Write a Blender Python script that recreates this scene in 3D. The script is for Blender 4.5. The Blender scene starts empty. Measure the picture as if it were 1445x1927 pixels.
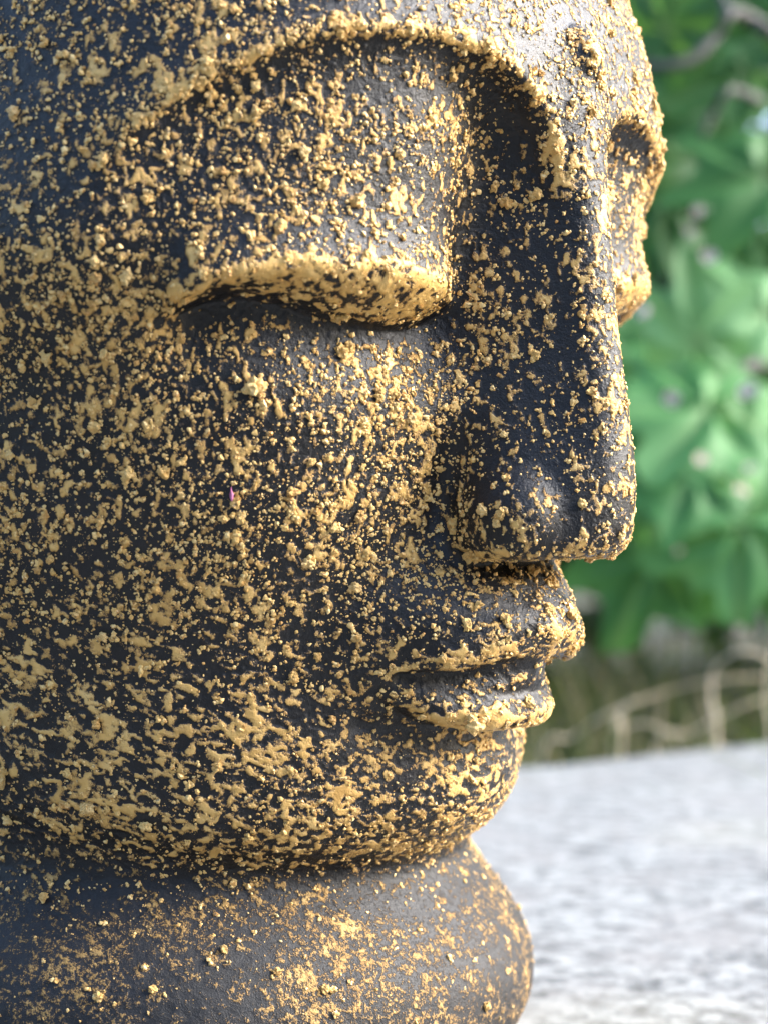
import bpy, bmesh, math, random
import numpy as np
from mathutils import Vector, Matrix
S = bpy.context.scene
COL = S.collection
random.seed(7); RNG = np.random.default_rng(7)
CM = .01                                         # everything below is laid out in centimetres

# ------------------------------------------------------------------ camera, sky, sun, exposure
PHI = math.radians(52); DIST = 38.0              # the statue looks along +X, the camera stands to its right
R_ = np.array([math.sin(PHI), math.cos(PHI), 0]); AW = np.array([-math.cos(PHI), math.sin(PHI), 0]); UP = np.array([0, 0, 1.])
CAM = np.array([12., 0, 0]) - 4.78*R_ - DIST*AW
def at(px, py, d):                               # a place d centimetres deep, in the photograph's pixels
    return CAM + ((px-722.5)/100*d/DIST)*R_ + ((963.5-py)/100*d/DIST)*UP + d*AW
cam = bpy.data.cameras.new('camera'); cob = bpy.data.objects.new('camera', cam); COL.objects.link(cob)
cob.matrix_world = Matrix((( R_[0], 0, -AW[0], CAM[0]*CM), (R_[1], 0, -AW[1], CAM[1]*CM), (0, 1, 0, CAM[2]*CM), (0, 0, 0, 1)))
cam.sensor_fit = 'VERTICAL'; cam.sensor_height = 36; cam.sensor_width = 27
cam.lens = 36/2/(9.635/DIST); cam.clip_start = .01; cam.clip_end = 400
cam.dof.use_dof = True; cam.dof.focus_distance = .385; cam.dof.aperture_fstop = 13.5
S.camera = cob
SUN_EL = math.radians(32)
sd = (.80*R_ + .06*AW); sd = sd/np.linalg.norm(sd)*math.cos(SUN_EL) + UP*math.sin(SUN_EL)      # towards the sun
W = bpy.data.worlds.new('World'); S.world = W; W.use_nodes = True
wn = W.node_tree; bg = wn.nodes['Background']; sky = wn.nodes.new('ShaderNodeTexSky'); sky.sky_type = 'NISHITA'
sky.sun_disc = False; sky.sun_elevation = SUN_EL; sky.sun_rotation = math.atan2(sd[0], sd[1])
sky.air_density = 1.0; sky.dust_density = 3.0; sky.ozone_density = 1.0
wn.links.new(sky.outputs[0], bg.inputs[0]); bg.inputs[1].default_value = .15
sl = bpy.data.lights.new('sun', 'SUN'); sl.energy = 2.0; sl.angle = math.radians(36); sl.color = (1, .975, .94)
so = bpy.data.objects.new('sun', sl); COL.objects.link(so); so.rotation_euler = Vector(-sd).to_track_quat('-Z', 'Y').to_euler()
S.view_settings.view_transform = 'Standard'; S.view_settings.look = 'None'; S.view_settings.gamma = 1; S.view_settings.use_curve_mapping = False
S.view_settings.exposure = 2.42
S.view_settings.use_white_balance = True; S.view_settings.white_balance_temperature = 6250; S.view_settings.white_balance_tint = 10

# ------------------------------------------------------------------ helpers
def tag(o, label=None, cat=None, group=None, kind=None):
    for k, v in (('label', label), ('category', cat), ('group', group), ('kind', kind)):
        if v: o[k] = v
    return o
def link(name, me, parent=None):
    o = bpy.data.objects.new(name, me); COL.objects.link(o)
    if parent: o.parent = parent
    return o
def empty(name, loc=(0, 0, 0)):
    o = bpy.data.objects.new(name, None); COL.objects.link(o); o.location = Vector(loc)*CM; o.empty_display_size = .02; return o
def mesh_from(name, V, loops, sizes, mat, smooth=True):
    """V in centimetres; loops / sizes describe the polygons"""
    me = bpy.data.meshes.new(name); V = np.asarray(V, np.float32)
    me.vertices.add(len(V)); me.vertices.foreach_set('co', (V*CM).ravel())
    loops = np.asarray(loops, np.int32).ravel(); sizes = np.asarray(sizes, np.int32)
    me.loops.add(len(loops)); me.loops.foreach_set('vertex_index', loops)
    me.polygons.add(len(sizes)); me.polygons.foreach_set('loop_start', np.r_[0, np.cumsum(sizes)[:-1]].astype(np.int32))
    me.polygons.foreach_set('loop_total', sizes)
    me.polygons.foreach_set('use_smooth', np.full(len(sizes), smooth, bool))
    me.update(calc_edges=True); me.materials.append(mat); return me
def attr(me, name, vals):
    a = me.attributes.new(name, 'FLOAT', 'POINT'); a.data.foreach_set('value', np.asarray(vals, np.float32))
class G:
    """small node-graph builder"""
    def __init__(s, name):
        s.m = bpy.data.materials.new(name); s.m.use_nodes = True; s.t = s.m.node_tree
        s.b = s.t.nodes['Principled BSDF']; s.out = s.t.nodes['Material Output']
    def n(s, kind, ins=(), **kw):
        nd = s.t.nodes.new('ShaderNode'+kind)
        for k, v in kw.items(): setattr(nd, k, v)
        for k, v in dict(ins).items():
            if hasattr(v, 'is_output'): s.t.links.new(v, nd.inputs[k])
            else: nd.inputs[k].default_value = v
        return nd
    def set(s, k, v):
        if hasattr(v, 'is_output'): s.t.links.new(v, s.b.inputs[k])
        else: s.b.inputs[k].default_value = v
    def coord(s, what='Object'): return s.n('TexCoord').outputs[what]
    def noise(s, sc, det=3, rough=.55, vec=None):
        return s.n('TexNoise', {'Vector': vec if vec else s.coord(), 'Scale': sc, 'Detail': det, 'Roughness': rough}).outputs['Fac']
    def ramp(s, fac, stops, interp='LINEAR'):
        r = s.n('ValToRGB', {'Fac': fac}); r.color_ramp.interpolation = interp; e = r.color_ramp.elements
        while len(e) < len(stops): e.new(.5)
        for i, (p, c) in enumerate(stops): e[i].position = p; e[i].color = (*c, 1) if len(c) == 3 else c
        return r.outputs['Color']
    def mix(s, f, a, b, blend='MIX'):
        nd = s.n('Mix', data_type='RGBA', blend_type=blend)
        for i, v in ((0, f), (6, a), (7, b)):
            if hasattr(v, 'is_output'): s.t.links.new(v, nd.inputs[i])
            else: nd.inputs[i].default_value = v if i == 0 else (*v, 1)
        return nd.outputs[2]
    def math(s, op, a, b=0, clamp=False):
        nd = s.n('Math', operation=op, use_clamp=clamp)
        for i, v in enumerate((a, b)):
            if hasattr(v, 'is_output'): s.t.links.new(v, nd.inputs[i])
            else: nd.inputs[i].default_value = v
        return nd.outputs[0]
    def bump(s, h, strength, dist):
        s.set('Normal', s.n('Bump', {'Height': h, 'Strength': strength, 'Distance': dist}).outputs[0])
g1 = lambda v: (v, v, v)

# ------------------------------------------------------------------ materials
def m_statue(name='black and gold paint', ro=.275, gb=1.0, grit=1.0):
    g = G(name); a = g.n('Attribute', attribute_name='gold').outputs['Fac']
    fine = g.noise(3200, 3, .6); mid = g.noise(1250, 3, .6)
    f = g.math('ADD', a, g.math('MULTIPLY', g.math('SUBTRACT', fine, .5), .62*grit)); f = g.math('ADD', f, g.math('MULTIPLY', g.math('SUBTRACT', mid, .5), .95*grit))
    mask = g.n('MapRange', {'Value': f, 'From Min': -.03, 'From Max': .07}).outputs[0]
    thick = g.n('MapRange', {'Value': f, 'From Min': 0., 'From Max': .30}).outputs[0]
    tint = g.noise(160, 3, .6)
    gold = g.ramp(tint, [(.25, (.48*gb, .275*gb, .075*gb)), (.5, (.64*gb, .395*gb, .120*gb)), (.75, (.72*gb, .49*gb, .185*gb))])
    gold = g.mix(thick, (.30*gb, .17*gb, .055*gb), gold)
    black = g.ramp(g.noise(90, 3), [(.3, (.004, .0042, .005)), (.7, (.009, .0094, .011))])
    g.set('Base Color', g.mix(mask, black, gold)); g.set('Roughness', g.math('ADD', ro, g.math('MULTIPLY', mask, .06)))
    g.set('Metallic', g.math('MULTIPLY', mask, .10)); g.set('Specular IOR Level', .36)
    h = g.math('ADD', g.math('MULTIPLY', g.noise(2300, 4, .7), 1.0), g.math('MULTIPLY', g.n('MapRange', {'Value': f, 'From Min': -.15, 'From Max': .3}).outputs[0], 1.5))
    g.bump(h, .75, .00026); return g.m
def m_grain():
    g = G('gold rubbed plaster grain'); r = g.n('ObjectInfo').outputs['Random']
    a = g.n('Attribute', attribute_name='tint').outputs['Fac']
    t = g.math('ADD', g.math('ADD', a, r), g.math('MULTIPLY', g.math('SUBTRACT', g.noise(700, 3), .5), .8))
    t = g.math('FRACT', g.math('MULTIPLY', t, .999))
    c = g.ramp(t, [(0, (.44, .22, .055)), (.2, (.60, .36, .105)), (.6, (.68, .44, .145)), (1, (.76, .55, .23))])
    bl = g.n('MapRange', {'Value': g.noise(900, 3), 'From Min': .60, 'From Max': .66}).outputs[0]
    g.set('Base Color', g.mix(g.math('MULTIPLY', bl, .75), c, (.02, .019, .018))); g.set('Roughness', .38); g.set('Metallic', .12)
    g.bump(g.noise(1500, 3, .6), .5, .0004); return g.m
def m_granite():
    g = G('pale weathered granite'); co = g.coord()
    sp = g.noise(105, 6, .80, co); lo = g.noise(24, 5, .65, co); cr = g.noise(5, 3, .5, co)
    c = g.ramp(sp, [(.38, (.03, .03, .03)), (.445, (.10, .105, .105)), (.50, (.165, .172, .17)), (.58, (.245, .253, .248))])
    c = g.mix(g.ramp(lo, [(.36, g1(.65)), (.56, g1(0))]), c, (.17, .165, .16), 'MIX')
    c = g.mix(g.ramp(cr, [(.5, g1(0)), (.72, g1(.5))]), c, (.28, .27, .215))
    vo = g.n('TexVoronoi', {'Vector': co, 'Scale': 210}).outputs['Distance']
    c = g.mix(g.ramp(vo, [(.12, g1(.55)), (.26, g1(0))]), c, (.06, .06, .06))
    g.set('Base Color', c); g.set('Roughness', .75); g.bump(g.noise(150, 5, .65, co), .5, .002); return g.m
def m_soil():
    g = G('soil and litter'); c = g.ramp(g.noise(14, 5, .65), [(.3, (.02, .017, .010)), (.55, (.055, .045, .022)), (.72, (.10, .08, .04))])
    c = g.mix(g.ramp(g.noise(3, 4), [(.45, g1(0)), (.6, g1(.7))]), c, (.03, .05, .012))
    g.set('Base Color', c); g.set('Roughness', .95); g.bump(g.noise(60, 4), .8, .01); return g.m
def m_leaf(name, dark, mid, light, trans=.45):
    g = G(name); r = g.n('ObjectInfo').outputs['Random']; a = g.n('Attribute', attribute_name='tint').outputs['Fac']
    t = g.math('FRACT', g.math('ADD', r, a)); c = g.ramp(t, [(0, dark), (.5, mid), (1, light)])
    v = g.n('Attribute', attribute_name='vein').outputs['Fac']
    c = g.mix(g.math('MULTIPLY', v, .55), c, (.22, .30, .12))
    c = g.mix(g.math('MULTIPLY', g.noise(60, 3), .35), c, dark)
    g.set('Base Color', c); g.set('Roughness', .55); g.set('Specular IOR Level', .3)
    tr = g.n('BsdfTranslucent', {'Color': g.mix(.35, c, (.16, .30, .03))}); mx = g.n('MixShader', {0: trans, 1: g.b.outputs[0], 2: tr.outputs[0]})
    g.t.links.new(mx.outputs[0], g.out.inputs[0]); return g.m
def m_plain(name, c0, c1, sc, rough=.8):
    g = G(name); g.set('Base Color', g.ramp(g.noise(sc, 4, .6), [(.3, c0), (.7, c1)])); g.set('Roughness', rough)
    g.bump(g.noise(sc*3, 3), .4, .001); return g.m
M_NECK = m_statue('shaded black and gold paint', .52, .58, 1.5)  # duller, darker gold puts the shade below the head into the neck's colour
M_ST, M_GR, M_LEDGE, M_SOIL = m_statue(), m_grain(), m_granite(), m_soil()
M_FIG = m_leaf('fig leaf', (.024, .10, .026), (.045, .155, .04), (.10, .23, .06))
M_FIG2 = m_leaf('paler fig leaf', (.05, .18, .045), (.095, .26, .085), (.17, .35, .155))  # paler green for the lower large leaves
M_FOL = m_leaf('shrub leaf', (.007, .028, .009), (.014, .050, .015), (.028, .085, .022), .25)
M_WEED = m_leaf('weed blade', (.035, .06, .014), (.08, .085, .03), (.26, .21, .11), .3)
M_STRAW = m_plain('straw', (.40, .33, .22), (.58, .50, .37), 300)
M_BARK = m_plain('grey bark', (.022, .022, .020), (.055, .054, .050), 120)
M_PALE = m_plain('pale cream', (.50, .38, .30), (.68, .58, .50), 200)
M_STONE = m_plain('pale stone', (.38, .34, .33), (.55, .50, .49), 30)

# ------------------------------------------------------------------ ground and ledge
SOIL_Z = -34.
def ground():
    n = 60; r = np.r_[np.linspace(0, 1200, 41), 2000, 6000, 20000, 30000]; th = np.linspace(0, 2*math.pi, n, endpoint=False)
    V = [(0, 0, SOIL_Z)]; 
    for q in r[1:]:
        for t in th: V.append((q*math.cos(t), q*math.sin(t), SOIL_Z + (1.6*math.sin(q*.031+3*t)+1.2*math.sin(q*.05-5*t) if q < 1200 else 0)))
    F = []; k = len(r)-1
    for j in range(n): F.append((0, 1+j, 1+(j+1) % n))
    for i in range(k-1):
        for j in range(n): a = 1+i*n; F.append((a+j, a+n+j, a+n+(j+1) % n, a+(j+1) % n))
    me = mesh_from('ground', V, np.concatenate([np.array(f) for f in F]), [len(f) for f in F], M_SOIL)
    tag(link('ground', me), kind='structure')
ground()
def slab(name, org, ux, uy, x0, x1, y0, y1, z0, z1, mat, parent, step=1.5, rough=.10, seed=1, bev=.7):
    """a stone block with worn, slightly uneven faces and rounded edges"""
    bm = bmesh.new()
    vs = [bm.verts.new(Vector((x, y, z))) for x in (x0, x1) for y in (y0, y1) for z in (z0, z1)]
    for f in ((0, 1, 3, 2), (4, 6, 7, 5), (0, 4, 5, 1), (2, 3, 7, 6), (0, 2, 6, 4), (1, 5, 7, 3)): bm.faces.new([vs[i] for i in f])
    bmesh.ops.recalc_face_normals(bm, faces=bm.faces)
    bmesh.ops.bevel(bm, geom=bm.edges[:], offset=bev, segments=3, profile=.5, affect='EDGES')
    for ax, (lo, hi) in enumerate(((x0, x1), (y0, y1))):
        no = Vector((0, 0, 0)); no[ax] = 1
        for c in np.arange(lo+step, hi, step):
            co = Vector((0, 0, 0)); co[ax] = c
            bmesh.ops.bisect_plane(bm, geom=bm.verts[:]+bm.edges[:]+bm.faces[:], plane_co=co, plane_no=no)
    P = np.array([v.co[:] for v in bm.verts]); d = vnoise(P*.35, seed)*rough+vnoise(P*1.1, seed+1)*rough*.5
    bm.normal_update()
    for v, q in zip(bm.verts, d): v.co += v.normal*q
    me = bpy.data.meshes.new(name)
    for v in bm.verts: v.co = Vector((org+ux*v.co.x+uy*v.co.y+UP*v.co.z)*CM)
    bmesh.ops.recalc_face_normals(bm, faces=bm.faces)
    for f in bm.faces: f.smooth = True
    bm.to_mesh(me); bm.free(); me.materials.append(mat); return link(name, me, parent)
def vnoise(P, seed=0):
    """value noise in -1..1"""
    P = np.asarray(P, np.float64)+1000; i = np.floor(P).astype(np.int64); f = P-i; u = f*f*f*(f*(f*6-15)+10); out = 0
    for dx in (0, 1):
        for dy in (0, 1):
            for dz in (0, 1):
                h = ((i[:, 0]+dx)*374761393+(i[:, 1]+dy)*668265263+(i[:, 2]+dz)*2147483647+seed*1274126177) & 0xffffffff
                h = ((h ^ (h >> 13))*1274126177) & 0xffffffff; h = (h ^ (h >> 16)) & 0xffff
                w = (u[:, 0] if dx else 1-u[:, 0])*(u[:, 1] if dy else 1-u[:, 1])*(u[:, 2] if dz else 1-u[:, 2])
                out = out+w*(h/32767.5-1)
    return out
def fbm(P, seed, oct=3, g=.5):
    o = 0; a = 1; t = 0
    for k in range(oct): o = o+a*vnoise(P*2.03**k, seed+k*7); t += a; a *= g
    return o/t
LZ = -12.5
e0, e1 = at(970, 1443, 12.5*3800/(1443-963.5)), at(1445, 1394, 12.5*3800/(1394-963.5))
LX = (e1-e0)/np.linalg.norm(e1-e0); LY = np.array([-LX[1], LX[0], 0])
LY = LY if LY@AW > 0 else -LY
LO = np.array([e0[0], e0[1], 0.])
led = empty('granite_ledge', LO+UP*(LZ-9)); tag(led, 'pale speckled granite ledge that the head stands on', 'ledge')
def under(o, p): o.parent = p; o.matrix_parent_inverse = Matrix.Translation(-p.location)
o = slab('slab', LO, LX, LY, -150, 130, -82, 0, LZ-9, LZ, M_LEDGE, None, 2.2, .09, 3); under(o, led)
o = slab('wall_base', LO, LX, LY, -148, 128, -78, -4, SOIL_Z-6, LZ-9.02, M_LEDGE, None, 6, .3, 5); under(o, led)

# ------------------------------------------------------------------ the statue
# ---- statue shape: signed distance in centimetres, face towards +X, up +Z
def smin(a,b,k):
    h=np.clip(.5+.5*(b-a)/k,0,1); return b+(a-b)*h-k*h*(1-h)
def smax(a,b,k): return -smin(-a,-b,k)
def sst(a,b,x):
    t=np.clip((x-a)/(b-a),0,1); return t*t*(3-2*t)
def table(kn,sig,lo=-16.,hi=22.,n=1500):
    zs=np.linspace(lo,hi,n); k=np.array(kn,float); v=np.interp(zs,k[:,0],k[:,1])
    if sig>0:
        dz=zs[1]-zs[0]; m=int(3*sig/dz); g=np.exp(-.5*(np.arange(-m,m+1)*dz/sig)**2); g/=g.sum()
        v=np.convolve(np.pad(v,m,mode='edge'),g,'valid')
    return lambda z: np.interp(z,zs,v)
FRONT=table([(-9,7.0),(-6.5,7.9),(-5,8.2),(-3.6,8.2),(-2,8.35),(0,8.8),(2.5,9.3),(4.5,9.7),(6.5,10.5),(8,10.8),(9.2,10.65),(10.5,10.3),(12,9.6),(15,7.2),(20,5)],.7)
HALF=table([(-9,6.0),(-6.5,6.5),(-5,6.9),(-3,7.3),(0,8.3),(2.8,8.55),(4.2,9.4),(6,9.1),(8,8.8),(9.2,8.65),(10.5,8.5),(12,8.0),(15,6.8),(20,5)],.5)
BACK=table([(-9,6.8),(-5,7.6),(0,9.0),(5,10.5),(10,10.8),(15,9.5),(20,7)],1.)
EXPO=table([(-9,2.0),(-2,2.0),(2.4,2.15),(4,2.5),(6,2.55),(8,2.4),(10,2.4),(20,2.2)],1.)
NOSE=table([(-2,12.0),(-.6,12.2),(.6,12.05),(1.5,11.8),(3.6,11.45),(5,11.35),(6.5,11.2),(8.2,10.9),(10,9.8)],.35)
def poly_sd(s,z,pts):
    """signed distance to a polyline in the (angle, height) sheet; positive on its right-hand side"""
    best=np.full(s.shape,1e9); sg=np.zeros(s.shape); tt=np.zeros(s.shape)
    p=np.array(pts,float); L=np.r_[0,np.cumsum(np.hypot(*(p[1:]-p[:-1]).T))]
    for i in range(len(p)-1):
        ax,az=p[i]; bx,bz=p[i+1]; dx,dz=bx-ax,bz-az; l2=dx*dx+dz*dz
        t=np.clip(((s-ax)*dx+(z-az)*dz)/l2,0,1)
        d=np.hypot(s-ax-t*dx,z-az-t*dz); m=d<best-1e-6
        cr=(s-ax)*dz-(z-az)*dx
        best=np.where(m,d,best); sg=np.where(m,np.where(cr>=0,1.,-1.),sg); tt=np.where(m,(L[i]+t*(L[i+1]-L[i]))/L[-1],tt)
    ins=np.zeros(s.shape,bool); q=np.vstack([p,[[p[-1,0]+.6,-30],[p[0,0],-30]]])
    for i in range(len(q)):
        (x0,z0),(x1,z1)=q[i],q[(i+1)%len(q)]
        if z0!=z1:
            ins^=((z0>z)!=(z1>z))&(s<x0+(z-z0)*(x1-x0)/(z1-z0))
    return np.where(ins,best,-best),tt
def catmull(pts,n=6):
    p=np.array(pts,float); q=np.vstack([2*p[0]-p[1],p,2*p[-1]-p[-2]]); out=[]
    for i in range(1,len(q)-2):
        for k in range(n):
            t=k/n; a,b,c,d=q[i-1],q[i],q[i+1],q[i+2]
            out.append(.5*((2*b)+(-a+c)*t+(2*a-5*b+4*c-d)*t*t+(-a+3*b-3*c+d)*t**3))
    out.append(p[-1]); return np.array(out)
SC=.16  # cm of arc per degree
BROW=[(.40,4.2),(.42,5.4),(.55,6.6),(1.0,7.75),(2.0,8.45),(3.4,8.78),(5.2,8.55),(6.8,7.85),(8.2,6.8),(9.2,5.4)]
LIDTOP=table([(1.6,3.95),(2.2,4.25),(3.0,4.3),(4.2,4.38),(5.4,4.38),(6.4,4.2),(7.4,3.75),(8,3.5)],.25,lo=-2,hi=20)
LIDBOT=table([(1.6,3.8),(2.4,3.5),(3.4,3.35),(4.6,3.45),(5.6,3.75),(6.4,3.85),(7.4,3.6),(8,3.4)],.25,lo=-2,hi=20)
BROWP=catmull(BROW,3)
def ell(X,Y,Z,c,r):
    x=(X-c[0])/r[0]; y=(Y-c[1])/r[1]; z=(Z-c[2])/r[2]
    k0=np.sqrt(x*x+y*y+z*z)+1e-9; k1=np.sqrt((x/r[0])**2+(y/r[1])**2+(z/r[2])**2)+1e-9
    return k0*(k0-1)/k1
def capsule(X,Y,Z,pts,rad):
    """tube through pts with radii, as a distance"""
    d=np.full(X.shape,1e9)
    for (a,b,ra,rb) in zip(pts[:-1],pts[1:],rad[:-1],rad[1:]):
        a=np.array(a);b=np.array(b);v=b-a;l2=v@v
        t=np.clip(((X-a[0])*v[0]+(Y-a[1])*v[1]+(Z-a[2])*v[2])/l2,0,1)
        d=np.minimum(d,np.sqrt((X-a[0]-t*v[0])**2+(Y-a[1]-t*v[1])**2+(Z-a[2]-t*v[2])**2)-(ra+t*(rb-ra)))
    return d
def head_sdf(X,Y,Z):
    Ya=np.sqrt(Y*Y+.0016)
    F,H,B,N=FRONT(Z),HALF(Z),BACK(Z),EXPO(Z)
    A=np.where(X>0,F,B)
    f=((np.abs(X)/A)**N+(Ya/H)**N)**(1/N)+1e-6
    rho=np.hypot(X,Ya); d=rho*(1-1/f)
    d=np.where(rho<1.5,-4.,d)
    front=sst(-1,2.5,X)
    s=np.degrees(np.arctan2(Ya,np.maximum(X,.01)))*SC
    # brow, socket and lid as relief on the face
    t=np.full(X.shape,-5.); k=(X>-1)&(Z>1.4)&(Z<11.5)
    if k.any(): t[k]=poly_sd(s[k],Z[k]+1.15*sst(1.,5,Y[k])+.10,BROWP)[0]
    asy=.5*sst(1.,4.5,Y); zt,zb=LIDTOP(s)+asy,LIDBOT(s)+asy
    lw=sst(1.5,2.5,s)*(1-sst(6.9,8.0,s))            # extent of the lid
    tail=1-sst(6.6,9.1,s)
    rim=.06*np.exp(-((t+.10)/.30)**2)*(1-sst(7.4,9.3,s))*sst(3.2,5,Z)
    tp=np.maximum(t,0)
    dep=(.42+.75*(1-sst(.9,3.6,s)))                  # deeper by the nose
    soc=dep*(1-np.exp(-(tp/.42)**1.3))*tail
    soc*=sst(1.6,4.2,Z)*sst(0,.3,t)
    # from the scooped lid field out to the lid's shelf
    v=(Z-zt)                                         # above the shelf edge
    vp=np.maximum(v,0); shelf=np.exp(-(vp*vp/(vp+.25))/.8)*np.where(v>0,1,1-sst(.05,1.05,-v/np.maximum(zt-zb,.25)*1.0))
    out=lw*.66*shelf
    dz=Z-zb+.02; slit=lw*.33*np.exp(-(dz/np.where(dz>0,.22,1.0))**2)
    low=lw*.0*Z
    inner=.06*np.exp(-((s-1.75)/.5)**2-((Z-3.3)/1.1)**2)
    d=d-front*(rim-soc+out-slit+low-inner)
    # cheeks a little full, hollow beside the mouth
    d=d-front*.14*np.exp(-((s-5)/2.2)**2-((Z+.3)/1.8)**2)
    # muzzle
    mz=ell(X,Ya,Z,(6.3,0,-2.2),(3.75,3.4,2.3))
    d=smin(d,mz,.9)
    # nose: a wedge with a flat ridge
    xn=NOSE(Z)
    side=(Ya-(.34+.06*sst(3,-1,Z))-(.56+.12*sst(3.5,0,Z))*(xn-X))/1.2; side=smax(side,Ya-1.75,.4)
    nose=smax(side,X-xn,.38)
    nose=smax(nose,-(Z+.95-.04*(xn-X)-.03*sst(1.0,0,xn-X)),.42)
    nose=smax(nose,(Z-9.2),.8)
    nose=smax(nose,7.0-X,.3)
    ala=ell(X,Ya,Z,(9.95,1.34,-.12),(.95,.64,.84))
    ala=smax(ala,-(Z+.80),.2)
    nose=smin(nose,ala,.4)
    d=smin(d,nose,.30+.55*sst(.9,2.2,Z))
    # groove behind the wing of the nose
    d=d+.06*np.exp(-(((X-8.75)/.5)**2+((Ya-2.05)/.35)**2+((Z-.1)/.7)**2))
    # upper lip: ledge from corner to cupid's bow
    up=capsule(X,Ya,Z,[(10.0,0.0,-2.25),(9.92,.42,-2.10),(9.5,1.25,-2.38),(8.95,1.85,-2.78),(8.3,2.4,-3.0)],[.33,.36,.38,.34,.12])
    d=smin(d,up,.32)
    lo=capsule(X,Ya,Z,[(9.35,0.0,-3.95),(9.15,.8,-3.93),(8.6,1.6,-3.80),(8.1,2.3,-3.5)],[.38,.38,.33,.13])
    d=smin(d,lo,.30)
    cut=capsule(X,Ya,Z,[(10.1,0,-3.12),(9.62,.95,-3.12),(9.0,1.75,-3.20),(8.3,2.5,-3.15)],[.30,.30,.26,.12])
    d=smax(d,-cut,.22)
    cc=capsule(X,Ya,Z,[(9.0,0,-4.62),(8.5,1.4,-4.55),(7.6,2.8,-4.1)],[.20,.14,.02])
    d=smax(d,-cc,.5)
    # philtrum
    ph=capsule(X,Ya,Z,[(10.55,0,-.9),(10.5,0,-1.6),(10.45,0,-2.0)],[.40,.36,.18])
    d=smax(d,-ph,.18)
    # nostrils
    ns=ell(X,Ya,Z,(10.0,.85,-1.0),(.65,.36,.28)); d=smax(d,-ns,.15)
    # chin
    ch=ell(X,Ya,Z,(6.6,0,-5.4),(1.9,2.1,1.5)); d=smin(d,ch,.8)
    # urna
    ur=ell(X,Ya,Z,(10.72,0,8.72),(.48,.42,.6)); d=smin(d,ur,.18)
    # close the jaw and the crown
    zb_=-7.25+.02*(8-X)+.006*Y*Y
    d=smax(d,zb_-Z,1.6)
    cr=ell(X,Y,Z,(-.5,0,4.0),(13,12.6,14)); d=smax(d,cr,1.0)
    # ears
    for sg in (-1,1):
        e=ell(X,Y,Z,(-1.2,sg*9.2,2.3),(1.7,.85,4.6)); e=smax(e,-ell(X,Y,Z,(-.9,sg*10.0,3.0),(.9,.55,2.4)),.3)
        d=smin(d,e,.5)
    return d
NECK=table([(-14,6.9),(-12.6,6.3),(-12.0,6.8),(-11.2,7.5),(-10.5,7.85),(-9.6,7.85),(-8.8,7.5),(-8.1,7.0),(-7.4,6.4),(-5,5.8),(0,6)],.30)
def neck_sdf(X,Y,Z):
    r=np.hypot(X-.2,Y); d=(r-NECK(Z))*.9
    d=smax(d,-12.5-Z,.25); d=smax(d,Z+3.5,.5)
    return d
def sdf(P):
    X,Y,Z=P[:,0],P[:,1],P[:,2]
    return smin(head_sdf(X,Y,Z),neck_sdf(X,Y,Z),.5)

def grad(P, f, e=.015):
    k = np.array([[1, -1, -1], [-1, -1, 1], [-1, 1, -1], [1, 1, 1.]]); g = 0
    for v in k: g = g+v*f(P+e*v)[:, None]
    L = np.linalg.norm(g, axis=1)[:, None]+1e-9; return g/L, L[:, 0]/(4*e)
def surface_nets(f, lo, hi, h, block=8):
    n = np.ceil((hi-lo)/(h*block)).astype(int); N = n*block+1
    bc = np.stack(np.meshgrid(*[np.arange(k) for k in n], indexing='ij'), -1).reshape(-1, 3)
    c = lo+(bc+.5)*h*block; dv = f(c); grid = np.full(N, 1., np.float32)
    near = np.abs(dv) < h*block*1.45
    for b, s in zip(bc[~near], dv[~near]):
        q = b*block
        if s < 0: grid[q[0]:q[0]+block+1, q[1]:q[1]+block+1, q[2]:q[2]+block+1] = -1
    nb = bc[near]; k = np.arange(block+1); loc = np.stack(np.meshgrid(k, k, k, indexing='ij'), -1).reshape(-1, 3)
    for s in range(0, len(nb), 400):
        b = nb[s:s+400]; idx = b[:, None, :]*block+loc[None]; v = f((lo+idx*h).reshape(-1, 3)).astype(np.float32); ii = idx.reshape(-1, 3)
        grid[ii[:, 0], ii[:, 1], ii[:, 2]] = v
    sg = grid < 0; cnt = sum(sg[a:N[0]-1+a, b:N[1]-1+b, c:N[2]-1+c].astype(np.int8) for a in (0, 1) for b in (0, 1) for c in (0, 1))
    cells = np.argwhere((cnt > 0) & (cnt < 8)); acc = np.zeros((len(cells), 3)); num = np.zeros(len(cells))
    for ax in range(3):
        o1, o2 = [q for q in range(3) if q != ax]
        for a in (0, 1):
            for b in (0, 1):
                p = cells.copy(); p[:, o1] += a; p[:, o2] += b; q = p.copy(); q[:, ax] += 1
                va, vb = grid[tuple(p.T)], grid[tuple(q.T)]; x = (va < 0) != (vb < 0); t = np.where(x, va/np.where(x, va-vb, 1), 0)
                pos = p.astype(float); pos[:, ax] += t; acc += np.where(x[:, None], pos, 0); num += x
    V = lo+acc/num[:, None]*h; idm = np.full(cnt.shape, -1, np.int32); idm[tuple(cells.T)] = np.arange(len(cells)); Q = []
    for ax in range(3):
        o1, o2 = (ax+1) % 3, (ax+2) % 3; sl0 = [slice(None)]*3; sl1 = [slice(None)]*3; sl0[ax] = slice(0, -1); sl1[ax] = slice(1, None)
        a, b = sg[tuple(sl0)], sg[tuple(sl1)]; e = np.argwhere(a != b); e = e[(e[:, o1] > 0) & (e[:, o2] > 0) & (e[:, o1] < N[o1]-1) & (e[:, o2] < N[o2]-1)]
        fl = a[tuple(e.T)]; c = []
        for (i, j) in ((-1, -1), (0, -1), (0, 0), (-1, 0)):
            q = e.copy(); q[:, o1] += i; q[:, o2] += j; c.append(idm[tuple(q.T)])
        c = np.stack(c, 1); c[~fl] = c[~fl][:, ::-1]; Q.append(c)
    return V, np.concatenate(Q)
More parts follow.
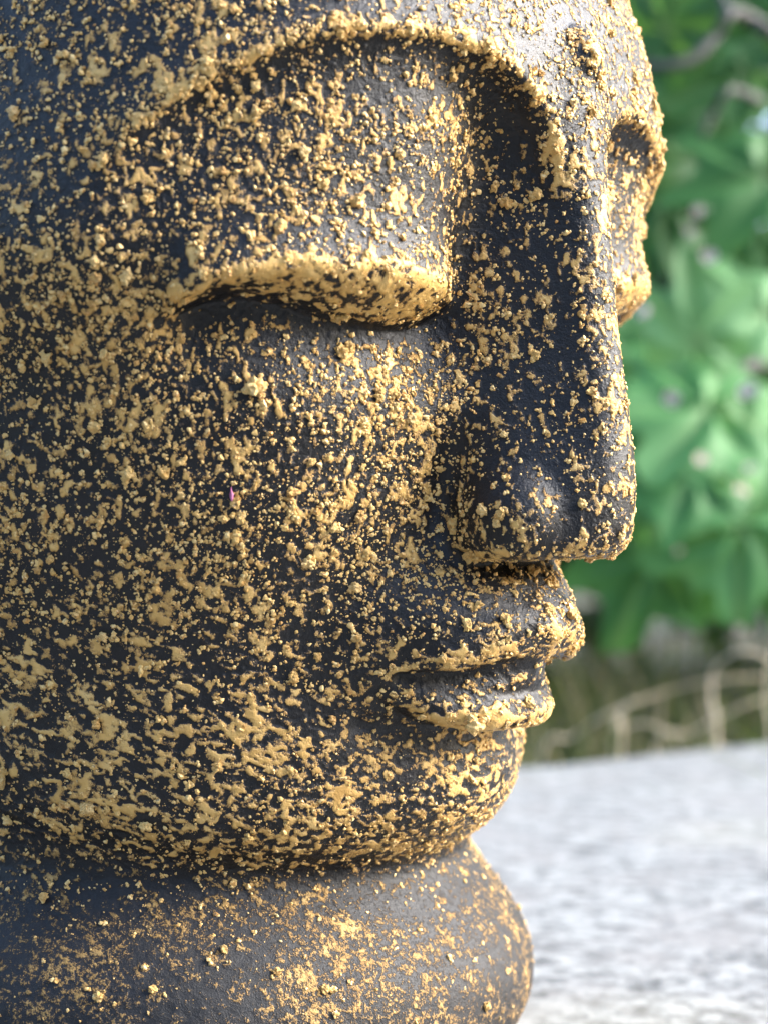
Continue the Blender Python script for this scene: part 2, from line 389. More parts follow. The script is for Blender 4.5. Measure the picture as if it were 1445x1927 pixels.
def subdivide(V, Q, ng, sel):
    """split the chosen quads in four; their neighbours take the new edge points in (no cracks)"""
    A = Q[sel]; E = np.stack([A, np.roll(A, -1, 1)], -1).reshape(-1, 2); E.sort(1)
    key = E[:, 0].astype(np.int64)*len(V)+E[:, 1]; uk, inv = np.unique(key, return_inverse=True)
    ue = np.stack([uk//len(V), uk % len(V)], 1); em = V[ue].mean(1); fc = V[A].mean(1)
    ei = (inv+len(V)).reshape(-1, 4); ci = np.arange(len(A))+len(V)+len(ue)
    new = np.stack([np.stack([A[:, k], ei[:, k], ci, ei[:, k-1]], 1) for k in range(4)], 1).reshape(-1, 4)
    rest = Q[~sel]; RE = np.sort(np.stack([rest, np.roll(rest, -1, 1)], -1), -1); rk = RE[..., 0].astype(np.int64)*len(V)+RE[..., 1]
    p = np.searchsorted(uk, rk); p[p == len(uk)] = 0; hit = uk[p] == rk; bord = hit.any(1)
    for q, hh, pp in zip(rest[bord], hit[bord], p[bord]):
        l = []
        for k in range(4):
            l.append(int(q[k]))
            if hh[k]: l.append(int(pp[k])+len(V))
        ng.append(l)
    return np.concatenate([V, em, fc]), np.concatenate([rest[~bord], new]), ng
def view(P):
    q = P-CAM; d = q@AW; return 722.5+(q@R_)/d*DIST*100, 963.5-(q@UP)/d*DIST*100, d
def statue_mesh(h0=.122, fine=2):
    V, Q = surface_nets(sdf, np.array([-14.2, -11.6, -13.2]), np.array([13.6, 11.6, 18.8]), h0); ng = []
    def snap(V, k=2):
        for _ in range(k):
            n, L = grad(V, sdf); s = np.clip(sdf(V)/np.maximum(L, .5), -.06, .06); V = V-n*s[:, None]
        return V
    V = snap(V)
    for l in range(fine):
        n, _ = grad(V, sdf, .05); x, y, d = view(V); m = 60-25*l
        vis = (x > -m) & (x < 1445+m) & (y > -m) & (y < 1927+m) & (np.einsum('ij,ij->i', n, CAM-V)/np.linalg.norm(CAM-V, axis=1) > -.12+.04*l)
        inng = np.zeros(len(V), bool)
        for q in ng: inng[q] = True
        vis &= (l == 0) | (V[:, 2] > -7.9); sel = vis[Q].all(1) & ~inng[Q].any(1); V, Q, ng = subdivide(V, Q, ng, sel); V = snap(V, 1)
    return V, Q, ng
def eye_terms(P):
    asy = .5*sst(1., 4.5, P[:, 1]); s = np.degrees(np.arctan2(np.abs(P[:, 1]), np.maximum(P[:, 0], .01)))*SC; zt, zb = LIDTOP(s)+asy, LIDBOT(s)+asy
    return s, zt, zb
def paint(P, n):
    """relief (cm) and gold field of the spattered, dry-brushed coat"""
    t1 = np.cross(n, UP); t1 /= np.linalg.norm(t1, axis=1)[:, None]+1e-6; t2 = np.cross(n, t1); e = .2
    conv = sum(sdf(P+e*q)-0*e for q in (t1, -t1, t2, -t2))/4/(e*e)*2          # 1/cm, positive on ridges
    conv = np.clip(conv, -3, 3); s, zt, zb = eye_terms(P); X, Y, Z = P.T; fr = X > 2
    warp = np.stack([vnoise(P*5, 90+k) for k in range(3)], 1)*.05
    q = P+warp; low = fbm(P*.55, 11, 3); low2 = fbm(P*1.3, 15, 2)
    iso = fbm(q*np.array([7.2, 7.2, 6.2]), 21, 2, .6)
    lo_ = sst(-.3, -3.5, Z)                                                     # smoother lower face
    st = q*np.array([1.0, 1.0, 1.0]); u = (st@R_)*1.9-(st@UP)*.9; w = (st@UP)*4.4+(st@R_)*1.6; aw = st@AW
    strk = fbm(np.stack([u*2.5, w*2.1, aw*6], 1), 31, 2, .6)
    a = iso*(1-.6*lo_)+strk*(.2+.65*lo_)
    nose = sst(.0, .5, X-9.2+.0*Y)*sst(-1.2, -.6, Z)*sst(6.8, 5.2, Z)
    field = a+.34*np.clip(conv, -.9, 1.5)*(.6+.4*np.clip(low2+.5, 0, 1.3))+.22*low+.18*low2-.215+.07*lo_-.12*sst(6.5, 8.5, Z)
    lid = fr*sst(1.6, 2.3, s)*sst(7.6, 6.9, s); v = (Z-zb)/np.maximum(zt-zb, .2)
    band = lid*sst(-.12, .2, v)*sst(1.35, 1.0, v); field += band*(.29*sst(.05, .5, s/7+.0*v+.25*low2))
    field -= lid*.5*np.exp(-((Z-zb+.12)/.22)**2)
    field -= .16*nose*(1-np.clip(conv, 0, 1))
    Ya = np.abs(Y); mw = sst(7.6, 8.2, X)*sst(3.0, 2.2, Ya); zu = -2.42-.20*Ya; zl = -3.92+.14*Ya
    field += mw*(-.34*sst(-.9, -1.2, Z)*sst(zu+.05, zu+.35, Z)-.40*np.exp(-((Z-(zu+zl)/2)/.34)**2)+.10*np.exp(-((Z-zu)/.16)**2)-(.12+.10*sst(-1.6, -.2, Y))*np.exp(-((Z-zl)/.32)**2))
    for c, r, am in (((4.94, -6, -2.59), .30, .42), ((4.09, -6.14, -4.12), .42, .50), ((6.46, -4.44, -3.76), .36, .40), ((6.82, -4.55, -2.04), .24, .35), ((5.53, -7, 1.76), .42, .30),
                     ((7.65, -4, -.85), .30, .30), ((6.76, -6.08, 2.14), .36, .25), ((6.46, -4.6, -4.5), .4, .25)):        # smears of gold dragged over the cheek
        q_ = P-np.array(c); lz = q_[:, 2]*.8+(q_@R_)*.35; field += .6*am*np.exp(-((q_@R_)**2*.8+lz**2*1.6+(q_@AW)**2*.5)/r**2*.6)
    field -= .3*np.exp(-((X-9.95)**2+(Y+1.75)**2+(Z-.4)**2)/.45)
    neck = sst(-7.0, -7.8, Z); field = field*(1-.62*neck)+neck*(.14*low2-.10)
    amp = (1-.45*nose)*(1-.35*lo_)*(1-.5*neck)
    rel = amp*(.017*sst(-.05, .6, a)+.007*fbm(P*11, 41, 2)+.004*vnoise(P*22, 47)) - .012*lo_*sst(.1, .6, -strk)
    return rel, field, conv, low, nose, lo_, neck
V, Q, ng = statue_mesh()
n, _ = grad(V, sdf, .03)
rel, field, conv, low, nosem, lo_, neckm = paint(V, n)
V0 = V.copy(); Vd = V+n*rel[:, None]
statue = empty('buddha_head_statue', (0, 0, LZ)); tag(statue, 'black and gold spattered buddha head statue on the granite ledge', 'statue')
def split_part(name, facemask_q, facemask_n):
    qs = Q[facemask_q]; nn = [l for l, k in zip(ng, facemask_n) if k]
    loops = np.concatenate([qs.ravel()]+[np.array(l) for l in nn]) if nn else qs.ravel(); sizes = np.r_[np.full(len(qs), 4), [len(l) for l in nn]].astype(int); mt = M_NECK if name == 'neck' else M_ST
    used, inv = np.unique(loops, return_inverse=True)
    me = mesh_from(name, Vd[used]-np.array([0, 0, LZ]), inv, sizes, mt); attr(me, 'gold', field[used]); return link(name, me, statue)
hd = head_sdf(*V0.T); nd = neck_sdf(*V0.T); isneck = nd < hd
isurna = ell(V0[:, 0], np.sqrt(V0[:, 1]**2+.0016), V0[:, 2], (10.72, 0, 8.72), (.48, .42, .6)) < .06
lab = np.where(isneck, 1, np.where(isurna, 2, 0))
lq = lab[Q].max(1); ln = np.array([lab[l].max() for l in ng], int) if ng else np.zeros(0, int)
for k, nm in ((0, 'head'), (1, 'neck'), (2, 'forehead_mark')): split_part(nm, lq == k, ln == k)

# ---- crumbs of plaster standing on the coat
def ico(sub):
    bm = bmesh.new(); bmesh.ops.create_icosphere(bm, subdivisions=sub, radius=1)
    v = np.array([q.co[:] for q in bm.verts]); f = np.array([[q.index for q in p.verts] for p in bm.faces]); bm.free(); return v, f
I1, I2, I3 = ico(1), ico(2), ico(3)
I0 = (np.array([(1, 0, 0), (-1, 0, 0), (0, 1, 0), (0, -1, 0), (0, 0, 1), (0, 0, -.6)], float), np.array([(0, 2, 4), (2, 1, 4), (1, 3, 4), (3, 0, 4), (2, 0, 5), (1, 2, 5), (3, 1, 5), (0, 3, 5)]))
def lump(base, seed):
    v, f = base; d = 1+.55*vnoise(v*1.5, seed)+.35*vnoise(v*3.3, seed+3); w = v*d[:, None]; return w, f
x_, y_, d_ = view(V0); facing = np.einsum('ij,ij->i', n, CAM-V0)/np.linalg.norm(CAM-V0, axis=1)
ok = np.flatnonzero((x_ > -40) & (x_ < 1500) & (y_ > -40) & (y_ < 1970) & (facing > -.1))
den = fbm(V0[ok]*.9, 61, 3); Zk = V0[ok, 2]
wgt = np.clip(.62+.65*den+.25*low[ok]+.25*np.clip(conv[ok], -1, 1.5), .05, 2)*(1-.5*nosem[ok])*(1-.62*lo_[ok])*(1-.45*neckm[ok])
s_, zt_, zb_ = eye_terms(V0[ok]); wgt *= 1-.7*((Zk > zb_-.3) & (Zk < zt_-.1) & (s_ > 1.6) & (s_ < 7.4) & (V0[ok, 0] > 2))
# weight by surface: vertices on the twice-split sheet stand evenly
wgt *= 1-.8*np.exp(-((V0[ok, 0]-9.95)**2+(V0[ok, 1]+1.75)**2+(Zk-.4)**2)/.45)
cdf = np.cumsum(wgt); cdf /= cdf[-1]
def pick(k): return ok[np.searchsorted(cdf, RNG.random(k))]
C, Rr, Fl = [], [], []
def clump(c, nn, r0, stretch):
    nrm = n[c]; a = np.cross(nrm, UP); a /= np.linalg.norm(a)+1e-6; b = np.cross(nrm, a); th = RNG.normal(math.pi/2 if RNG.random() < .55 else .35, .5); p = V0[c].copy()
    for _ in range(nn):
        r = r0*math.exp(RNG.normal(0, .32)); C.append(p.copy()); Rr.append(r); Fl.append(nrm)
        q = RNG.normal(0, .75, 2); ax = stretch*RNG.choice([-1, 1]); o = (q[0]+ax*math.cos(th))*a+(q[1]+ax*math.sin(th))*b; p = V0[c]+(p-V0[c])*.85+o*r*1.05
for c in pick(12200): clump(c, int(min(1+RNG.geometric(.24), 14)), .0150*math.exp(RNG.normal(0, .42)), .75)
for c in pick(70): clump(c, int(RNG.integers(3, 8)), .031*math.exp(RNG.normal(0, .22)), .7)
for c in pick(20): clump(c, int(RNG.integers(2, 5)), .052*math.exp(RNG.normal(0, .2)), .5)
for c in pick(5000): clump(c, 1, .016*math.exp(RNG.normal(0, .3)), 0)
for c in pick(15000): clump(c, 1, .0092*math.exp(RNG.normal(0, .25)), 0)
C = np.array(C); Rr = np.array(Rr); Fl = np.array(Fl)
gn, _ = grad(C, sdf, .03); C = C-gn*np.clip(sdf(C), -.3, .3)[:, None]; C = C-gn*np.clip(sdf(C), -.3, .3)[:, None]
gn, _ = grad(C, sdf, .03); rl, _f, *_r = paint(C, gn); C = C+gn*(rl+Rr*.35)[:, None]
def frames(k):
    a = np.cross(gn[k], RNG.normal(size=(len(k), 3))); a /= np.linalg.norm(a, axis=1)[:, None]; return a, np.cross(gn[k], a), gn[k]
order = np.argsort(-Rr); big, rest = order[:300], order[300:]
lumps2 = []
for i in range(10):
    v, f = lump(I3, 200+i*5); v = v*(1+.10*vnoise(v*6, 260+i))[:, None]; me = mesh_from('grain', v, f.ravel(), np.full(len(f), 3), M_GR, False); attr(me, 'tint', np.zeros(len(v))); lumps2.append(me)
A, B, Nn = frames(big)
for k, i in enumerate(big):
    r = Rr[i]; ob = link('grain', lumps2[k % 10], statue); sx, sy = RNG.uniform(.8, 1.3, 2)
    m = Matrix.Identity(4)
    for c, (v, sc) in enumerate(((A[k], sx), (B[k], sy), (Nn[k], .85))):
        for rw in range(3): m[rw][c] = v[rw]*r*sc
    pos = (C[i]-np.array([0, 0, LZ]))*CM
    for rw in range(3): m[rw][3] = pos[rw]
    ob.matrix_local = m
M_PINK = m_plain('pink paint', (.45, .12, .25), (.60, .22, .36), 900, .5)
v, f = lump(I2, 911); i = big[0]; k = int(np.argmin((x_[ok]-437)**2+(y_[ok]-930)**2)); k = ok[k]
me = mesh_from('paint_fleck', v*np.array([.025, .025, .10])+Vd[k]+n[k]*.03-np.array([0, 0, LZ]), f.ravel(), np.full(len(f), 3), M_PINK)
tag(link('paint_fleck', me, statue), 'tiny pink fleck of paint on the cheek')
def join_lumps(ids, base, nt, seed):
    temps = [lump(base, seed+7*i) for i in range(nt)]; VV, FF, TT = [], [], []; off = 0; A, B, Nn = frames(ids)
    sc = RNG.uniform(.75, 1.35, (len(ids), 2)); which = RNG.integers(0, nt, len(ids))
    for t in range(nt):
        k = np.flatnonzero(which == t); v, f = temps[t]; r = Rr[ids[k]][:, None, None]
        P = (v[None, :, 0, None]*A[k][:, None]*sc[k, 0, None, None]+v[None, :, 1, None]*B[k][:, None]*sc[k, 1, None, None]+v[None, :, 2, None]*Nn[k][:, None]*.8)*r+C[ids[k]][:, None]
        VV.append(P.reshape(-1, 3)); FF.append((f[None]+(np.arange(len(k))*len(v))[:, None, None]+off).reshape(-1, 3)); off += len(k)*len(v); TT.append(np.repeat(RNG.random(len(k)), len(v)))
    return np.concatenate(VV), np.concatenate(FF), np.concatenate(TT)
mid = rest[Rr[rest] > .0115]; small = rest[Rr[rest] <= .0115]
v1, f1, t1 = join_lumps(mid, I1, 14, 400); v2, f2, t2 = join_lumps(small, I0, 8, 700)
me = mesh_from('grains', np.concatenate([v1, v2])-np.array([0, 0, LZ]), np.concatenate([f1, f2+len(v1)]).ravel(), np.full(len(f1)+len(f2), 3), M_GR, False); attr(me, 'tint', np.r_[t1, t2])
tag(link('grain_coat', me, statue), kind='stuff')
print('TRIS', len(Q)*2+(len(f1)+len(f2))); print('statue quads', len(Q), 'verts', len(V), 'grains', len(C), 'gold share', (field[ok] > 0).mean())

# ------------------------------------------------------------------ fig tree, shrubs, weeds behind the ledge
def tube(pts, rad, n=8, cap=True):
    P = np.array(pts, float); rad = np.array(rad, float); V, F = [], []
    for i, p in enumerate(P):
        t = P[min(i+1, len(P)-1)]-P[max(i-1, 0)]; t /= np.linalg.norm(t)+1e-9
        a = np.cross(t, (0.31, .9, .2)); a /= np.linalg.norm(a); b = np.cross(t, a)
        for k in range(n): V.append(p+rad[i]*(math.cos(2*math.pi*k/n)*a+math.sin(2*math.pi*k/n)*b))
    for i in range(len(P)-1):
        for k in range(n): F.append((i*n+k, i*n+(k+1) % n, (i+1)*n+(k+1) % n, (i+1)*n+k))
    if cap: F += [tuple(range(n))[::-1], tuple(range(len(V)-n, len(V)))]
    return V, F
def obj(name, V, F, mat, parent=None, org=None, tint=None, vein=None):
    V = np.array(V, float); me = mesh_from(name, V-(0 if org is None else np.array(org)), np.concatenate([np.array(f) for f in F]), [len(f) for f in F], mat)
    if tint is not None: attr(me, 'tint', np.full(len(V), tint) if np.isscalar(tint) else tint)
    if vein is not None: attr(me, 'vein', vein)
    o = link(name, me, parent)
    if parent is None and org is not None: o.location = Vector(org)*CM
    return o
def leaf_mesh(seed, rings=6, na=60, five=True):
    """a fig leaf of length 1: stalk end at the origin, middle lobe along +x, upper face +z"""
    r = np.random.default_rng(seed); L = [(0, 1.0, .42), (.92, .92, .42), (-.92, .90, .42), (1.95, .66, .5), (-1.95, .64, .5)]
    L = [(a+r.normal(0, .06), l*(1+r.normal(0, .06)), w*(1+r.normal(0, .08))) for a, l, w in L]
    th = np.linspace(-2.55, 2.55, na); rr = np.full(na, .60)
    for a, l, w in L: rr = np.maximum(rr, l*np.exp(-np.abs((th-a)/w)**2.4*.9))
    rr = np.convolve(np.pad(rr, 1, mode='edge'), [.2, .6, .2], 'valid')*(1+.05*np.sin(th*17+seed)+.03*np.sin(th*31))
    V = [(0, 0, 0)]; vein = [1.]
    for i in range(1, rings+1):
        f = (i/rings)**.85
        for t, q in zip(th, rr):
            x, y = f*q*math.cos(t), f*q*math.sin(t); dv = min(abs((t-a)*f*q) for a, l, w in L)
            z = .10*min(dv*3, .5)-.22*(f*q)**2+.03*math.sin(t*6+f*5+seed); V.append((x, y, z)); vein.append(max(0, 1-dv/.022))
    F = [(0, 1+k, 2+k) for k in range(na-1)]
    for i in range(rings-1):
        for k in range(na-1): a = 1+i*na+k; F.append((a, a+na, a+na+1, a+1))
    n0 = len(V); tv, tf = tube([(0, 0, -.004), (-.18, 0, -.03), (-.42, .02, -.12)], [.013, .012, .014], 5); V += [tuple(v) for v in tv]; F += [tuple(i+n0 for i in f) for f in tf]
    vein += [.9]*len(tv); return np.array(V), F, np.array(vein)
LEAF = []
for k in range(4):
    V_, F_, ve = leaf_mesh(k+1); me = mesh_from('leaf', V_*100, np.concatenate([np.array(f) for f in F_]), [len(f) for f in F_], M_FIG)
    attr(me, 'tint', np.zeros(len(V_))); attr(me, 'vein', ve); LEAF.append(me)
FIG0 = at(1700, 1500, 175); FIG0[2] = SOIL_Z
fig = empty('fig_tree', FIG0); tag(fig, 'green fig tree with lobed leaves growing behind the granite ledge', 'tree')
LEAF2 = []
for me in LEAF: m2 = me.copy(); m2.materials.clear(); m2.materials.append(M_FIG2); LEAF2.append(m2)
nleaf = [0]
def put_leaf(pos, size, tip, nrm, pool=LEAF):
    x = np.array(tip, float); x /= np.linalg.norm(x); z = np.array(nrm, float); z -= x*(z@x); z /= np.linalg.norm(z); y = np.cross(z, x)
    o = link('leaf', pool[nleaf[0] % 4], fig); nleaf[0] += 1; p = (np.array(pos)-FIG0)*CM; s = size*.01
    o.matrix_local = Matrix([[x[i]*s, y[i]*s, z[i]*s, p[i]] for i in range(3)]+[[0, 0, 0, 1]]); return o
def tipdir(deg, toward=0.): return math.cos(math.radians(deg))*R_+math.sin(math.radians(deg))*UP-toward*AW
def limb(name, pts, rad):
    P = catmull(pts, 5); rr = np.interp(np.linspace(0, 1, len(P)), np.linspace(0, 1, len(rad)), rad)
    P = P+np.stack([vnoise(P*.25+k*40, 5+k) for k in range(3)], 1)*rr[:, None]*.4; V_, F_ = tube(P, rr, 9)
    return obj(name, V_, F_, M_BARK, fig, FIG0)
limb('trunk', [FIG0-UP*6, FIG0+UP*25+R_*2, FIG0+UP*60-R_*3, FIG0+UP*110+R_*2+AW*8, FIG0+UP*170], [4.2, 3.6, 3.2, 2.6, 1.4])
limb('branch', [FIG0+UP*70, at(1560, 150, 150), at(1400, 22, 124), at(1345, 70, 122), at(1300, 112, 121), at(1215, 125, 121), at(1050, 90, 124)], [1.6, .6, .36, .34, .33, .3, .2])
limb('branch', [FIG0+UP*62, at(1540, 120, 158), at(1470, 75, 126), at(1405, 35, 125), at(1370, 15, 124), at(1330, -60, 140)], [1.4, .6, .42, .36, .3, .25])
limb('branch', [FIG0+UP*50, at(1580, 300, 160), at(1400, 175, 124), at(1345, 212, 122), at(1320, 260, 122)], [1.4, .5, .26, .25, .14])
limb('branch', [FIG0+UP*44, at(1560, 380, 165), at(1370, 338, 160), at(1285, 352, 158), at(1150, 360, 160)], [1.4, .6, .34, .3, .2])
limb('branch', [FIG0+UP*30, at(1500, 900, 150), at(1390, 1185, 128), at(1384, 1090, 127), at(1386, 1000, 124)], [1.4, .6, .24, .22, .18])
limb('branch', [FIG0+UP*40, at(1520, 700, 150), at(1400, 690, 132), at(1290, 740, 127), at(1210, 800, 126)], [1.5, .7, .35, .3, .2])
HERO = [  # px, py, depth, length, tip angle in the picture, lean of the upper face (right, up, towards the camera)
    (1312, 640, 124, 4.2, 95, (.1, .75, .65)), (1442, 590, 128, 4.6, 170, (.1, .8, .6)), (1330, 770, 122, 6.2, 175, (.0, .85, .5)),
    (1300, 900, 119, 4.6, 190, (.2, .85, .5)), (1420, 820, 126, 5.4, 150, (.1, .8, .6)), (1240, 700, 128, 4.4, 140, (.2, .7, .6)),
    (1388, 985, 118, 5.4, 262, (.1, .45, .9)), (1222, 1045, 122, 4.8, 250, (.1, .5, .8)), (1450, 1010, 120, 5.2, 285, (.0, .5, .8)), (1310, 960, 126, 4.6, 230, (.1, .6, .7)),
    (1250, 55, 128, 4.6, 60, (.2, .6, .7)), (1400, 140, 130, 4.5, 200, (-.1, .7, .6)), (1330, 190, 136, 4.2, 160, (.2, .5, .8)), (1435, 330, 124, 5.0, 190, (.2, .7, .5)),
    (1245, 380, 126, 4.4, 280, (.3, .5, .7)), (1420, 430, 132, 4.4, 240, (.3, .5, .7)), (1300, 290, 142, 4.6, 130, (.1, .5, .8)), (1380, 60, 150, 4.8, 20, (.1, .6, .6)),
    (1200, 860, 130, 4.6, 170, (.2, .7, .6)), (1440, 720, 136, 5.0, 210, (.1, .6, .7)), (1180, 640, 132, 4.2, 200, (.2, .7, .5)), (1440, 900, 130, 4.6, 330, (.1, .7, .6))]
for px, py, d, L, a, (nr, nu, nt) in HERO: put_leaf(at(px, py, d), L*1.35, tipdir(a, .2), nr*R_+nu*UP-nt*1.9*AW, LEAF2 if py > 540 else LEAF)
rg = np.random.default_rng(21)
def crowded(px, py): return 0
k = 0
while k < 205:
    px, py, d = rg.uniform(200, 2300), rg.uniform(-900, 1120), rg.uniform(140, 215)
    if 1190 < px < 1445 and 0 < py < 1120:
        if 420 < py < 545 or (d < 165 and rg.random() < .4): 
            if rg.random() < .9: continue
        if rg.random() < .4: continue
    if py > 1020 and d < 165: continue
    put_leaf(at(px, py, d), rg.uniform(4.8, 8), tipdir(rg.uniform(0, 360), rg.uniform(-.3, .5)), rg.normal(0, .35)*R_+rg.uniform(.4, 1)*UP-rg.uniform(.1, .8)*AW); k += 1
def scatter_leaves(name, n, place, smin_, smax_, mat, seed):
    """one mass of lobed leaves nobody could count"""
    r = np.random.default_rng(seed); th = np.array([-2.4, -1.9, -1.4, -.85, -.45, 0, .45, .85, 1.4, 1.9, 2.4]); rad = np.array([.45, .6, .34, .85, .36, 1, .36, .85, .34, .6, .45])
    base = np.vstack([[0, 0, 0], np.stack([rad*np.cos(th), rad*np.sin(th), -.2*rad**2], 1)]); tri = np.array([(0, i, i+1) for i in range(1, len(th))])
    P = place(r, n); x = r.normal(size=(n, 3)); x /= np.linalg.norm(x, axis=1)[:, None]
    z = r.normal(0, .5, (n, 3))+UP*.8-.25*AW; z -= x*np.einsum('ij,ij->i', z, x)[:, None]; z /= np.linalg.norm(z, axis=1)[:, None]; y = np.cross(z, x); s = r.uniform(smin_, smax_, n)
    VV = P[:, None]+s[:, None, None]*(base[None, :, 0, None]*x[:, None]+base[None, :, 1, None]*y[:, None]+base[None, :, 2, None]*z[:, None])
    FF = (tri[None]+(np.arange(n)*len(base))[:, None, None]).reshape(-1, 3)
    me = mesh_from(name, VV.reshape(-1, 3), FF.ravel(), np.full(len(FF), 3), mat); attr(me, 'tint', np.repeat(r.random(n), len(base))); attr(me, 'vein', np.zeros(n*len(base)))
    return tag(link(name, me), kind='stuff')
BASE = np.array([CAM[0], CAM[1], 0])
def hedge(r, n):
    out = []
    while len(out) < n:
        u, d, z = r.uniform(-340, 420), r.uniform(225, 470), r.uniform(-34, 190)
        lowb = -10 if d < 400 else -34
        top = 150+40*math.sin(u*.02)+25*math.sin(u*.057+1)
        if z < lowb or z > top: continue
        if math.sin(u*.045+d*.03)+math.sin(z*.06+u*.02)+.6*math.sin(d*.09) < -1.7: continue
        out.append(BASE+u*R_+d*AW+z*UP)
    return np.array(out)
scatter_leaves('shrub_foliage', 17000, hedge, 6, 10.5, M_FOL, 5)
def canopy(r, n):  # leaf mass added mostly above the view to shade the foliage behind
    u, d, z = r.uniform(-200, 200, n), r.uniform(200, 300, n), r.uniform(62, 135, n); return BASE+u[:, None]*R_+d[:, None]*AW+z[:, None]*UP
scatter_leaves('added_fig_canopy', 1300, canopy, 5, 8, M_FIG, 6)
def unseen_ring(r, n):                                 # hedge added out of view to darken reflections and block low sky light
    a = np.radians(r.uniform(95, 268, n)); q = r.uniform(250, 330, n); z = r.uniform(-34, 105, n)+18*np.sin(a*9)
    return BASE+(q*np.sin(a))[:, None]*R_+(q*np.cos(a))[:, None]*AW+np.maximum(z, -33)[:, None]*UP
scatter_leaves('unseen_hedge', 9000, unseen_ring, 11, 18, M_FOL, 9)
def weeds():
    r = np.random.default_rng(3); VV, FF, TT = [], [], []
    for i in range(9000):
        d = 104+r.random()**1.4*330; u = r.uniform(-.75, .75)*d+0; p = BASE+u*R_+d*AW+UP*(SOIL_Z-1); h = r.uniform(8, 20)*(1.75 if d < 240 else 1); a = r.uniform(0, 6.28); ln = r.uniform(.1, .9)*h
        w = r.uniform(.15, .42); s = np.array([math.cos(a), math.sin(a), 0]); q = np.array([-s[1], s[0], 0])*w; b = len(VV)
        for f in (0, .45, .8): c = p+UP*h*(f-.25*f*f)+s*ln*f*f; VV += [c-q*(1-f*.7), c+q*(1-f*.7)]
        VV.append(p+UP*h*.75+s*ln); FF += [(b, b+1, b+3), (b, b+3, b+2), (b+2, b+3, b+5), (b+2, b+5, b+4), (b+4, b+5, b+6)]; t = r.random(); TT += [t]*7
    me = mesh_from('weeds', VV, np.array(FF).ravel(), np.full(len(FF), 3), M_WEED); attr(me, 'tint', TT); attr(me, 'vein', np.zeros(len(TT))); tag(link('weeds', me), kind='stuff')
weeds()
def stalk(pts, rad, label, mat=None, tipmat=None):
    P = [at(*p) for p in pts]; root = P[0].copy(); root[2] = SOIL_Z-1; root += AW*6; P = [root]+P
    C_ = catmull(P, 6); rr = np.interp(np.linspace(0, 1, len(C_)), np.linspace(0, 1, len(rad)), rad)*.42*1.0*np.linspace(1.0, .6, len(C_))
    V_, F_ = tube(C_, rr, 8); o = obj('dry_stalk', V_, F_, mat or M_STRAW, None, root)
    return tag(o, label, 'grass stalk', 'dry grass stalks rising behind the ledge')
stalk([(1346, 1430, 118), (1338, 1320, 118), (1342, 1262, 118), (1378, 1230, 117), (1425, 1229, 117), (1462, 1258, 117)], [.34, .33, .3, .3, .28], 'pale straw stalk bent over in a hook at the right above the ledge')
stalk([(1446, 1430, 119), (1441, 1330, 119), (1446, 1250, 119), (1470, 1180, 119)], [.26, .25, .2], 'upright straw stalk at the right edge, right of the hooked one')
stalk([(1015, 1450, 126), (1075, 1388, 126), (1150, 1340, 126), (1250, 1302, 127), (1345, 1280, 127), (1470, 1272, 128)], [.34, .30, .25, .2], 'long arched straw stalk sweeping from the chin to the right')
stalk([(1168, 1420, 121), (1160, 1372, 121), (1168, 1340, 121), (1190, 1316, 121)], [.4, .42, .48, .38], 'short thick pinkish dry stub with a greenish tip')
stalk([(1225, 1440, 122), (1300, 1380, 122), (1380, 1336, 122), (1475, 1300, 123)], [.26, .24, .2], 'straight slanting straw stalk below the long arched one')
stalk([(1150, 1420, 120), (1175, 1372, 120), (1215, 1362, 120), (1262, 1384, 120), (1280, 1420, 120)], [.22, .22, .2], 'low straw stalk curled over just above the ledge')
stalk([(1243, 1430, 130), (1240, 1370, 130), (1246, 1300, 130)], [.2, .2, .16], 'thin upright straw stalk crossing the long arched one')
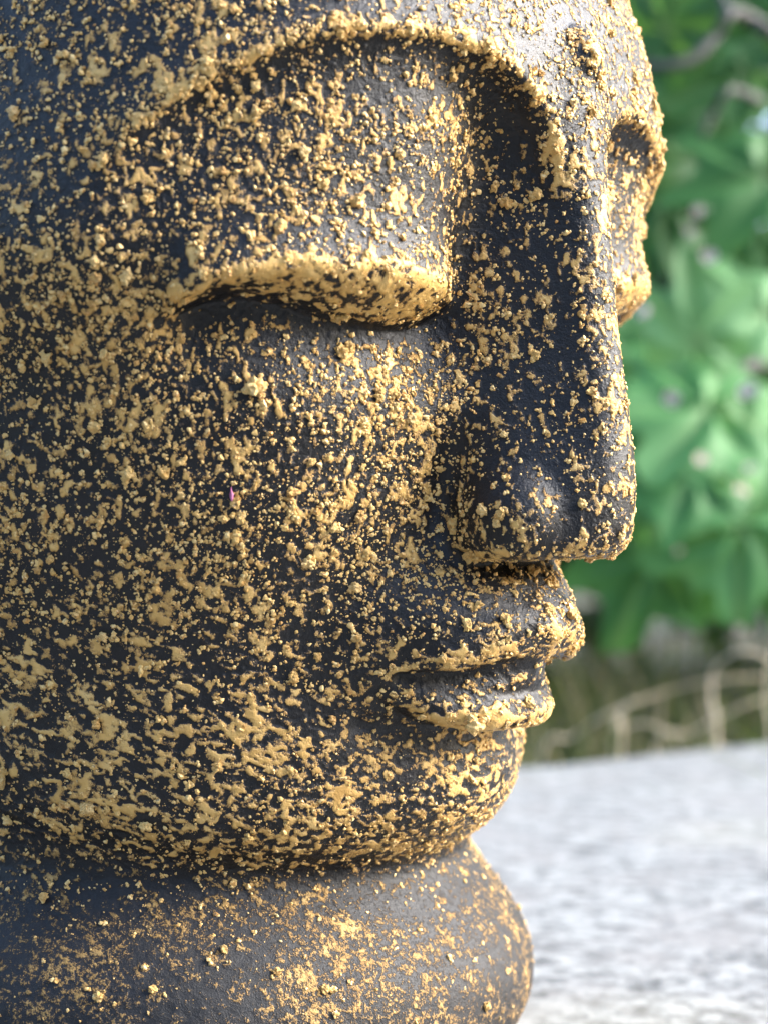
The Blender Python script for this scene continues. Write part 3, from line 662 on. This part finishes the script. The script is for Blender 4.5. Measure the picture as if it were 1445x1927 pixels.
def spot(px, py, d, r, label, seed):  # small pale petalled lumps for the pale spots between the leaves
    c = at(px, py, d); V_, F_ = [], []; q = np.random.default_rng(seed); ax = q.normal(0, .4, 3)-AW+UP*.5; ax /= np.linalg.norm(ax); a = np.cross(ax, UP); a /= np.linalg.norm(a); b = np.cross(ax, a)
    for k in range(6):
        t = k*math.pi/3+q.normal(0, .15); dr = math.cos(t)*a+math.sin(t)*b; sd_ = -math.sin(t)*a+math.cos(t)*b; n0 = len(V_)
        for f, w, h in ((0, .12, 0), (.5, .42, .28), (.85, .40, .62), (1.05, .12, .75+q.normal(0, .15))):
            V_ += [c+r*(dr*f*.9+sd_*w+ax*h), c+r*(dr*f*.9-sd_*w+ax*h)]
        for i in range(3): F_.append((n0+2*i, n0+2*i+1, n0+2*i+3, n0+2*i+2))
    v, f = lump(I2, seed+50); n0 = len(V_); V_ += list(c+r*.5*v+ax*r*.25); F_ += [tuple(j+n0 for j in t) for t in f]
    o = obj('pale_spot', V_, F_, M_PALE, None, c); return tag(o, label, 'spot', 'pale spots among the fig leaves')
for i, (px, py, d, r, lb) in enumerate([
    (1335, 487, 112, .48, 'round pale blossom alone in the dark gap between the leaves'), (1312, 398, 116, .40, 'pale brownish blossom, upper of a pair above the dark gap'),
    (1297, 432, 118, .34, 'dim brownish blossom just below left of the pale one'), (1265, 752, 114, .50, 'cream blossom on the big bright leaf beside the nose'),
    (1410, 742, 113, .62, 'large beige blossom at the right beside the bright leaves'), (1317, 868, 113, .40, 'small white blossom in the middle of the bright leaves'),
    (1412, 884, 115, .34, 'small white blossom right of the middle, above the hanging leaf'), (1393, 927, 116, .38, 'pale blossom directly over the hanging lobed leaf'),
    (1275, 1040, 118, .34, 'brownish blossom between the two hanging leaves'), (1214, 592, 114, .50, 'whitish blossom touching the far eyelid of the statue')]):
    spot(px, py, d, r, lb, 300+i)
p = at(1320, 1150, 600); p[2] = SOIL_Z+3
v, f = lump(I2, 77); v = v*np.array([13, 9, 7]); o = obj('stone', v+p, [tuple(t) for t in f], M_STONE, None, p); tag(o, 'pale pinkish stone lying on the ground beyond the leaves', 'stone')
